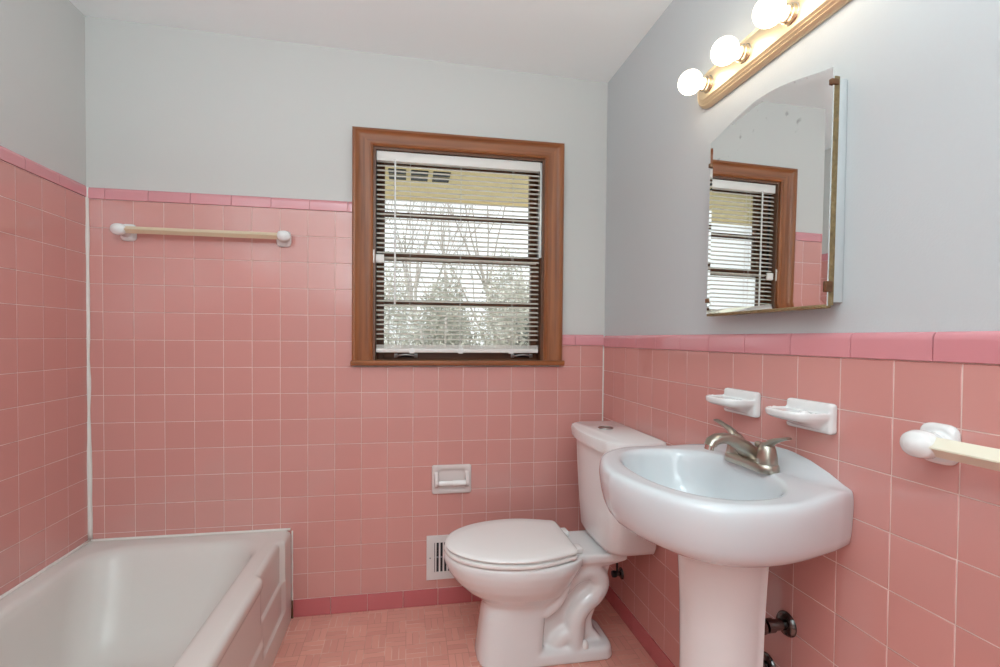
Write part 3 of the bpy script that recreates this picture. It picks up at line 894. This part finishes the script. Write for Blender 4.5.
soap_dish('soap_dish', .846, .966, .985, 1.052, 'white ceramic soap shelf on the pink wall, nearer the towel bar', 'soap dish', .097, True)

def towel_bar(name, axis, a0, a1, wall, z, proj, label, mat, diamond=True, plate=(.058, .068), bar=.0105):
    """axis 'x' on the back wall, 'y' on the right wall; a0, a1 = post centres"""
    def W(a, h, v):
        return Vector((a, wall - h, v)) if axis == 'x' else Vector((wall - h, a, v))
    o = thing(name, label, 'towel bar', W((a0 + a1) / 2, 0, z))
    for i, a in enumerate((a0, a1)):
        s = 1 if i == 0 else -1       # towards the bar's middle
        bm = bmesh.new(); pw, ph = plate[0] / 2, plate[1] / 2
        def ring(h, w, v, dv=0, da=0, n=28, m=4.):
            out = []
            for k in range(n):
                c, q = math.cos(2 * PI * k / n), math.sin(2 * PI * k / n); r = 1 / (abs(c) ** m + abs(q) ** m) ** (1 / m)
                out.append(W(a + da + c * r * w, h, z + dv + q * r * v))
            return out
        add_loft(bm, [ring(-.001, pw, ph), ring(.006, pw, ph), ring(.011, pw * .93, ph * .95), ring(.014, pw * .8, ph * .82)])
        d = -s * .009
        add_loft(bm, [ring(.006, pw * .75, ph * .62, 0, d * .3, 28, 2.4), ring(.025, pw * .62, ph * .52, .002, d * .6, 28, 2.2), ring(.042, pw * .78, ph * .60, .003, d, 28, 2.3), ring(proj, pw * .95, ph * .68, .003, d * 1.2, 28, 2.4), ring(proj + .014, pw * .84, ph * .60, .003, d * 1.3, 28, 2.2), ring(proj + .022, pw * .42, ph * .3, .003, d * 1.3, 28, 2.), ring(proj + .0245, pw * .1, ph * .08, .003, d * 1.3, 28, 2.)])
        fix_normals(bm)
        p = mesh_obj('post', bm, 'ceramic', o, 180); remesh(p, .0022, 5)
    bm = bmesh.new()
    n = 4 if diamond else 6
    ph0 = 0 if diamond else PI / 6
    rr = bar * 1.35
    rings = []
    ends = (a0 - .004, a1 + .004) if a0 < a1 else (a0 + .004, a1 - .004)
    for aa in ends:
        rings.append([W(aa, proj + rr * math.cos(ph0 + 2 * PI * k / n), z + .003 + rr * math.sin(ph0 + 2 * PI * k / n)) for k in range(n)])
    add_loft(bm, rings); fix_normals(bm)
    es = [e for e in bm.edges]
    bmesh.ops.bevel(bm, geom=es, offset=.0012, segments=2, affect='EDGES')
    mesh_obj('bar', bm, mat, o, 30)
    return o
towel_bar('towel_bar', 'x', -1.083, -.506, D, 1.590, .046, 'cream towel bar between white ceramic posts on the back wall above the bathtub', 'cream_plastic', True)
towel_bar('towel_bar', 'y', .653, .045, XR, 1.0115, .056, 'pale square towel bar with white ceramic post on the right wall beside the sink', 'pale_cream_plastic', True, (.060, .070), .0125)

# paper holder recessed in the back wall
ph = thing('paper_holder', 'white ceramic recessed toilet paper holder with white roller above the floor vent', 'paper holder', (.195, D, .497))
px0, px1, pz0, pz1 = .109, .284, .498, .626
bm = bmesh.new()
outer = rrect(px0, px1, pz0, pz1, .010, 0, 5, 6)
def pr(ins, h, r, zlow=0): 
    pts = rrect(px0 + ins, px1 - ins, pz0 + ins + zlow, pz1 - ins, r, 0, 5, 6)
    return [Vector((p.x, D - h, p.y)) for p in pts]
add_loft(bm, [pr(0, -.0005, .010), pr(0, .008, .010), pr(.004, .012, .012), pr(.012, .0125, .016), pr(.019, .010, .020), pr(.024, .0035, .022), pr(.028, .0015, .02), pr(.045, .001, .012)])
# side cheeks that carry the roller
for s in (0, 1):
    xx = px0 + .020 if s == 0 else px1 - .020
    add_loft(bm, [[Vector((xx + e, D - h, z)) for h, z in ((.004, .600), (.016, .592), (.036, .566), (.040, .552), (.036, .540), (.016, .530), (.004, .525))] for e in (-.008, .008)])
fix_normals(bm)
o = mesh_obj('frame', bm, 'holder_ceramic', ph, 180); remesh(o, .0024, 3)
bm = bmesh.new(); add_lathe(bm, [(0, 0), (.009, .0), (.0105, .002), (.0105, .060), (.012, .062), (.012, .064), (.012, .118), (0, .119)], (px0 + .0285, D - .030, .551), 'x', 24)
mesh_obj('roller', bm, 'seat_plastic', ph, 40)

# wall vent beside the toilet
fv = thing('floor_vent', 'white slotted wall vent low on the back wall, half hidden by the toilet bowl', 'vent', (.24, D, .12))
vx0, vx1, vz0, vz1 = .088, .395, .118, .312
bm = bmesh.new()
fx0, fx1, fz0, fz1 = vx0 + .034, vx1 - .034, vz0 + .032, vz1 - .030
for lo_, hi_ in (((vx0, vz0), (fx0, vz1)), ((fx1, vz0), (vx1, vz1)), ((fx0, vz0), (fx1, fz0)), ((fx0, fz1), (fx1, vz1))):
    add_box(bm, (lo_[0], D - .008, lo_[1]), (hi_[0], D + .0005, hi_[1]))
bmesh.ops.remove_doubles(bm, verts=bm.verts, dist=.0001)
mesh_obj('frame', bm, 'vent_white', fv)
mesh_obj('duct_shade', boxbm((fx0, D - .0014, fz0), (fx1, D + .0004, fz1)), 'hollow_shade', fv)  # flat dark sheet standing in for the unlit hollow
nf = 14
for k in range(nf):
    xx = lerp(fx0, fx1, (k + .5) / nf)
    mesh_obj('louver', boxbm((xx - .0055, D - .0068, fz0), (xx + .0012, D - .0016, fz1)), 'vent_white', fv)
bm = bmesh.new(); add_box(bm, (fx0, D - .0064, (fz0 + fz1) / 2 - .003), (fx1, D - .003, (fz0 + fz1) / 2 + .003)); mesh_obj('cross_bar', bm, 'slot_grey', fv)
for xx in (vx0 + .016, vx1 - .016):
    bm = bmesh.new(); add_lathe(bm, [(.0035, 0), (.003, .0015), (0, .002)], (xx, D - .008, (vz0 + vz1) / 2), 'y', 12, -1)
    mesh_obj('screw', bm, 'slot_grey', fv)

# ------------------------------------------------------------------ mirror cabinet
MX = XR - .042                                     # mirror face
mc = thing('mirror_cabinet', 'arched mirror cabinet with tarnished brass edge hung on the wall above the sink', 'mirror', (XR, 1.03, 1.262))
my0, my1, mz0 = .843, 1.229, 1.260
mesh_obj('cabinet', boxbm((XR - .0195, .846, 1.268), (XR + .004, 1.212, 1.735), .002), 'cabinet_white', mc, 40)
def mtop(y): return 1.756 + .036 * math.cos(PI / 2 * min(1, abs(y - 1.036) / .193)) ** 1.3
def lean(y, z): return -.0165 * (y - 1.03) + .008 * (z - 1.5)       # the glass does not hang quite true
def mring(ins, x, n=40):
    q = [(my0 + ins, mz0 + ins), (my1 - ins, mz0 + ins)]
    for k in range(n + 1):
        y = lerp(my1 - ins, my0 + ins, k / n); q.append((y, mtop(y) - ins))
    return [Vector((x + lean(y, z), y, z)) for y, z in q]
bm = bmesh.new()
add_loft(bm, [mring(0, MX + .0050), mring(0, MX + .0016), mring(.013, MX)]); fix_normals(bm)
mesh_obj('mirror', bm, 'silvered_glass', mc, 0, loc=(MX, 1.03, 1.262))
# worn backing with brass coloured edge
bm = bmesh.new()
def brng(ins, x): return [Vector((p.x, p.y, min(p.z, 1.738))) for p in mring(ins, x)]
add_loft(bm, [brng(.0012, MX + .0052), brng(.0003, MX + .011), brng(.0012, MX + .0195)]); fix_normals(bm)
mesh_obj('backing', bm, 'aged_brass', mc, 40)
bm = boxbm((MX - .0050, my0 + .001, mz0 - .005), (MX + .015, my1 - .001, mz0 + .002), .0012)
mesh_obj('bottom_strip', bm, 'aged_brass', mc, 40)
for (y, z, s) in ((my0, 1.725, 1), (my0, 1.300, 1.9), (my1, 1.690, 1), (my1, 1.300, 1)):
    bm = bmesh.new(); sg = 1 if y == my0 else -1
    add_box(bm, (MX - .0035 + lean(y, z), y - .0025 if sg > 0 else y - .0055, z - .006 * s), (MX + .014 + lean(y, z), y + .0055 if sg > 0 else y + .0025, z + .006 * s), .0015)
    mesh_obj('clip', bm, 'rust_clip', mc, 40)

# ------------------------------------------------------------------ vanity light
LZ, LYC = 1.951, 1.047
vl = thing('vanity_light', 'brass coloured four-bulb vanity light bar on the right wall above the mirror', 'light fixture', (XR, LYC, LZ))
def std(hw, hl, off, n=14):
    out = []
    for k in range(n + 1):
        a = -PI / 2 + PI * k / n; out.append(Vector((XR - off, LYC + hl - hw + hw * math.cos(a), LZ + hw * math.sin(a))))
    for k in range(n + 1):
        a = PI / 2 + PI * k / n; out.append(Vector((XR - off, LYC - hl + hw + hw * math.cos(a), LZ + hw * math.sin(a))))
    return out
bm = bmesh.new(); hl = .303
steps = [(.055, -.004), (.056, .003), (.053, .008), (.048, .0115), (.0465, .0105), (.044, .012), (.040, .0155), (.0385, .0148), (.036, .0165), (.032, .0195), (.030, .0195), (.026, .021), (.0, .021)]
add_loft(bm, [std(max(hw, .0002), hl - (.055 - hw), off) for hw, off in steps]); fix_normals(bm)
mesh_obj('back_plate', bm, 'brushed_gold', vl, 28)
for k in range(4):
    y = LYC + (1.5 - k) * .1525
    bm = bmesh.new(); add_lathe(bm, [(.0235, .018), (.024, .022), (.0215, .024), (.0215, .033), (.0195, .034), (.0195, .041), (.0180, .042), (0, .042)], (XR, y, LZ), 'x', 28, -1)
    so = mesh_obj('socket', bm, 'socket_metal', vl, 40)
    bm = bmesh.new()
    prof = [(.0130, .040), (.0150, .046)]
    R = .0340; cx = .0800
    for j in range(2, 21):
        a = PI * (1 - j / 20) 
        a = lerp(PI * .80, 0, (j - 2) / 18)
        prof.append((R * math.sin(a), cx - R * math.cos(PI - a) * -1 * -1 if False else cx + R * math.cos(a)))
    add_lathe(bm, prof, (XR, y, LZ), 'x', 32, -1)
    mesh_obj('bulb', bm, 'bulb_glow', so, 180)

# ------------------------------------------------------------------ unseen ceiling light, added behind the camera for fill
CLX, CLY = -.15, -.05
cl = thing('added_ceiling_light', 'unseen round ceiling light added behind the viewer for fill', 'light fixture', (CLX, CLY, zc(CLX)))
z0 = zc(CLX) + .004
bm = bmesh.new(); add_lathe(bm, [(.17, 0), (.172, -.02), (.160, -.028), (.150, -.028), (0, -.027)], (CLX, CLY, z0), 'z', 40); mesh_obj('rim', bm, 'brushed_nickel', cl, 40)
bm = bmesh.new(); add_lathe(bm, [(.150, -.0285), (.148, -.045), (.125, -.07), (.08, -.088), (.03, -.095), (0, -.0955)], (CLX, CLY, z0), 'z', 40); mesh_obj('shade', bm, 'fill_glass', cl, 180)

# ------------------------------------------------------------------ outside
gz = -.35
struct(mesh_obj('ground', boxbm((-14, yb + T + .02, gz - .1), (22, 40, gz)), 'lawn'))
bm = boxbm((-6, yb + T, 2.20), (7, 3.42, 2.23)); add_box(bm, (-6, 3.42, 2.185), (7, 3.45, 2.36))
so = struct(mesh_obj('roof_soffit', bm, 'soffit_yellow'))
for k in range(3):
    x = -.118 + k * .135
    bm = bmesh.new()
    for j in range(2): add_box(bm, (x, 2.86 + j * .10, 2.192), (x + .105, 2.93 + j * .10, 2.2005))
    mesh_obj('vent', bm, 'vent_screen', so)

def bare_tree(name, x, y, h, seed, label):
    rnd = random.Random(seed)
    o = thing(name, label, 'tree', (x, y, gz), 'bare trees outside the window')
    segs = []
    def grow(p, d, L, r, depth, bm):
        n = 4; pts = [Vector(p)]; rad = [r]; dd = Vector(d)
        for k in range(n):
            dd = (dd + Vector((rnd.uniform(-.10, .10), rnd.uniform(-.10, .10), rnd.uniform(.0, .12)))).normalized()
            pts.append(pts[-1] + dd * L / n); rad.append(lerp(r, r * .55, (k + 1) / n))
        add_tube(bm, pts, rad, 6 if depth < 2 else 4, True)
        if depth >= 5: return
        for k in range(rnd.choice((3, 4)) if depth else 6):
            i = rnd.randint(2 if depth else 1, n); a = rnd.uniform(0, 2 * PI); t = rnd.uniform(.22, .5) if depth == 0 else rnd.uniform(.4, .85)
            nd = (dd + Vector((math.cos(a), math.sin(a), rnd.uniform(.0, .5))) * t).normalized()
            grow(pts[i], nd, L * rnd.uniform(.5, .72), rad[i] * .6, depth + 1, bm)
    bm = bmesh.new()
    grow(Vector((x, y, gz - .02)), Vector((rnd.uniform(-.06, .06), rnd.uniform(-.06, .06), 1)), h * .55, h * .0085, 0, bm)
    mesh_obj('branches', bm, 'bark', o, 180)
for i, (x, y, h, lab) in enumerate(((.35, 9.4, 6.0, 'bare grey tree seen through the left half of the window'), (2.15, 10.5, 6.5, 'bare grey tree seen through the middle of the window'),
                                    (4.3, 9.5, 6., 'bare grey tree seen through the right half of the window, behind the shrubs'), (-1.9, 10.5, 6., 'distant bare tree at the left edge of the window view'), (1.2, 15.5, 7., 'farthest bare tree, seen small between the nearer trunks'))):
    bare_tree('bare_tree', x, y, h, 30 + i, lab)
def shrub(name, x, y, rx, ry, h, n, mat, label, seed, size=.05):
    rnd = random.Random(seed)
    o = thing(name, label, 'shrub', (x, y, gz), 'shrubs outside the window')
    bm = bmesh.new()
    for k in range(n):
        a = rnd.uniform(0, 2 * PI); u = rnd.uniform(-.55, 1); q = rnd.uniform(.55, 1.) * (1 + .22 * noise.noise((math.cos(a) * 2.3, math.sin(a) * 2.3, u * 2.5 + seed)))
        w = math.sqrt(max(0, 1 - u * u)) if u > 0 else math.sqrt(1 - u * u * .5)
        c = Vector((x + math.cos(a) * w * rx * q, y + math.sin(a) * w * ry * q, gz + h * (.38 + .62 * u * q)))
        if c.z < gz + .02: continue
        d = Vector((rnd.gauss(0, 1), rnd.gauss(0, 1), rnd.gauss(0, 1))).normalized(); e = d.cross(Vector((rnd.gauss(0, 1), rnd.gauss(0, 1), rnd.gauss(0, 1)))).normalized()
        s = size * rnd.uniform(.6, 1.2); m_ = d.cross(e) * s * .10
        vs = [bm.verts.new(c + d * s), bm.verts.new(c + e * s * .34 + m_), bm.verts.new(c - d * s), bm.verts.new(c - e * s * .34 + m_)]
        bm.faces.new(vs)
    mesh_obj('foliage', bm, mat, o, 0)
    bm = bmesh.new()
    for k in range(7):
        a = rnd.uniform(0, 2 * PI); f = rnd.uniform(.3, .7)
        add_tube(bm, spline([(x, y, gz - .02), (x + math.cos(a) * rx * f * .5, y + math.sin(a) * ry * f * .5, gz + h * .4), (x + math.cos(a) * rx * f, y + math.sin(a) * ry * f, gz + h * rnd.uniform(.65, .85))], 4), .012, 5)
    mesh_obj('stems', bm, 'bark', o, 180)
shrub('shrub', .42, 5.2, .50, .45, 2.15, 7000, 'leaf', 'pale green shrub seen through the lower left window panes', 3, .034)
shrub('shrub', 1.42, 4.6, .46, .42, 1.85, 6000, 'leaf_dark', 'dark green shrub low in the middle of the lower window panes', 4, .030)
shrub('shrub', 2.42, 5.2, .50, .45, 2.20, 7000, 'leaf_light', 'light leafy shrub seen through the lower right window panes', 5, .034)
shrub('shrub', 1.45, 5.9, .46, .4, 2.45, 7000, 'leaf_light', 'tall pale shrub behind the dark one in the middle of the window', 8, .034)
shrub('shrub', -.62, 5.6, .48, .4, 2.3, 6000, 'leaf_light', 'light shrub at the far left edge of the window view', 6, .036)
for i_, (x_, h_, lab_) in enumerate(((-.3, 2.75, 'pale hedge shrub farthest left in the row at the back of the garden'), (.62, 2.65, 'pale hedge shrub in the row at the back, behind the left panes'), (1.5, 2.95, 'pale hedge shrub in the row at the back, behind the middle panes'),
        (2.4, 2.7, 'pale hedge shrub in the row at the back, behind the right panes'), (3.3, 2.9, 'pale hedge shrub farthest right in the row at the back of the garden'))):
    shrub('shrub', x_, 7.1 + .5 * (i_ % 2), .50, .42, h_, 7000, ('leaf_light', 'leaf')[i_ % 2], lab_, 20 + i_, .036)
shrub('shrub', -1.75, 5.2, .5, .4, 2.3, 6000, 'leaf', 'grey green shrub that shows only in the mirror, through the window', 9, .036)

# ------------------------------------------------------------------ light
W = bpy.data.worlds.new('World'); S.world = W; W.use_nodes = True
nt = W.node_tree; bg = nt.nodes['Background']
bg.inputs['Color'].default_value = (.93, .96, 1., 1); bg.inputs['Strength'].default_value = 1.6
def lamp(name, typ, loc, energy, col, **kw):
    l = bpy.data.lights.new(name, typ); l.energy = energy; l.color = col
    for k, v in kw.items():
        if k != 'rot': setattr(l, k, v)
    o = bpy.data.objects.new(name, l); COL.objects.link(o); o.location = loc
    if 'rot' in kw: o.rotation_euler = kw['rot']
    return o
sun = lamp('sun', 'SUN', (3, 3, 8), 2.8, (1., .97, .92), angle=.05, rot=(math.radians(38), 0, math.radians(-20)))
lamp('ceiling_fill', 'POINT', (CLX, CLY, z0 - .30), 8., (.80, .94, 1.), shadow_soft_size=.16)  # added fill below the unseen ceiling light
lamp('front_fill', 'POINT', (-.05, -.45, 1.40), 4.5, (.80, .94, 1.), shadow_soft_size=.22)  # added frontal fill lamp, standing in for a camera flash
lamp('bounce_fill', 'AREA', (-.30, -.10, 1.55), 41., (.785, .94, 1.), shape='DISK', size=.9, rot=(math.radians(188), 0, 0))  # added unseen uplight to brighten the ceiling, standing in for bounced flash

# ------------------------------------------------------------------ camera
cd = bpy.data.cameras.new('camera'); cam = bpy.data.objects.new('camera', cd); COL.objects.link(cam); S.camera = cam
F, YAW, PIT, ROL, CX, CY = 464.4308, .1667, -.0198, .0083, 485.4365, 347.8069
cy, sy, cp, sp_, cr, sr = math.cos(YAW), math.sin(YAW), math.cos(PIT), math.sin(PIT), math.cos(ROL), math.sin(ROL)
right = Vector((cy, -sy, 0)); f0 = Vector((sy, cy, 0)); up0 = Vector((0, 0, 1))
fwd = f0 * cp + up0 * sp_; up2 = up0 * cp - f0 * sp_
u = right * cr + up2 * sr; v = -right * sr + up2 * cr
M = Matrix(((u.x, v.x, -fwd.x, 0), (u.y, v.y, -fwd.y, 0), (u.z, v.z, -fwd.z, H), (0, 0, 0, 1)))
cam.matrix_world = M
cd.sensor_fit = 'HORIZONTAL'; cd.sensor_width = 36.; cd.lens = F * 36. / 1000.
cd.shift_x = (500 - CX) / 1000.; cd.shift_y = -(333.5 - CY) / 1000.
cd.clip_start = .02

vs = S.view_settings
S.display_settings.display_device = 'sRGB'
vs.view_transform = 'Standard'; vs.look = 'None'; vs.exposure = -.15; vs.gamma = 1.; vs.use_curve_mapping = False
S.cycles.use_denoising = True
S.cycles.max_bounces = 10; S.cycles.diffuse_bounces = 6; S.cycles.glossy_bounces = 5
S.cycles.sample_clamp_indirect = 6.
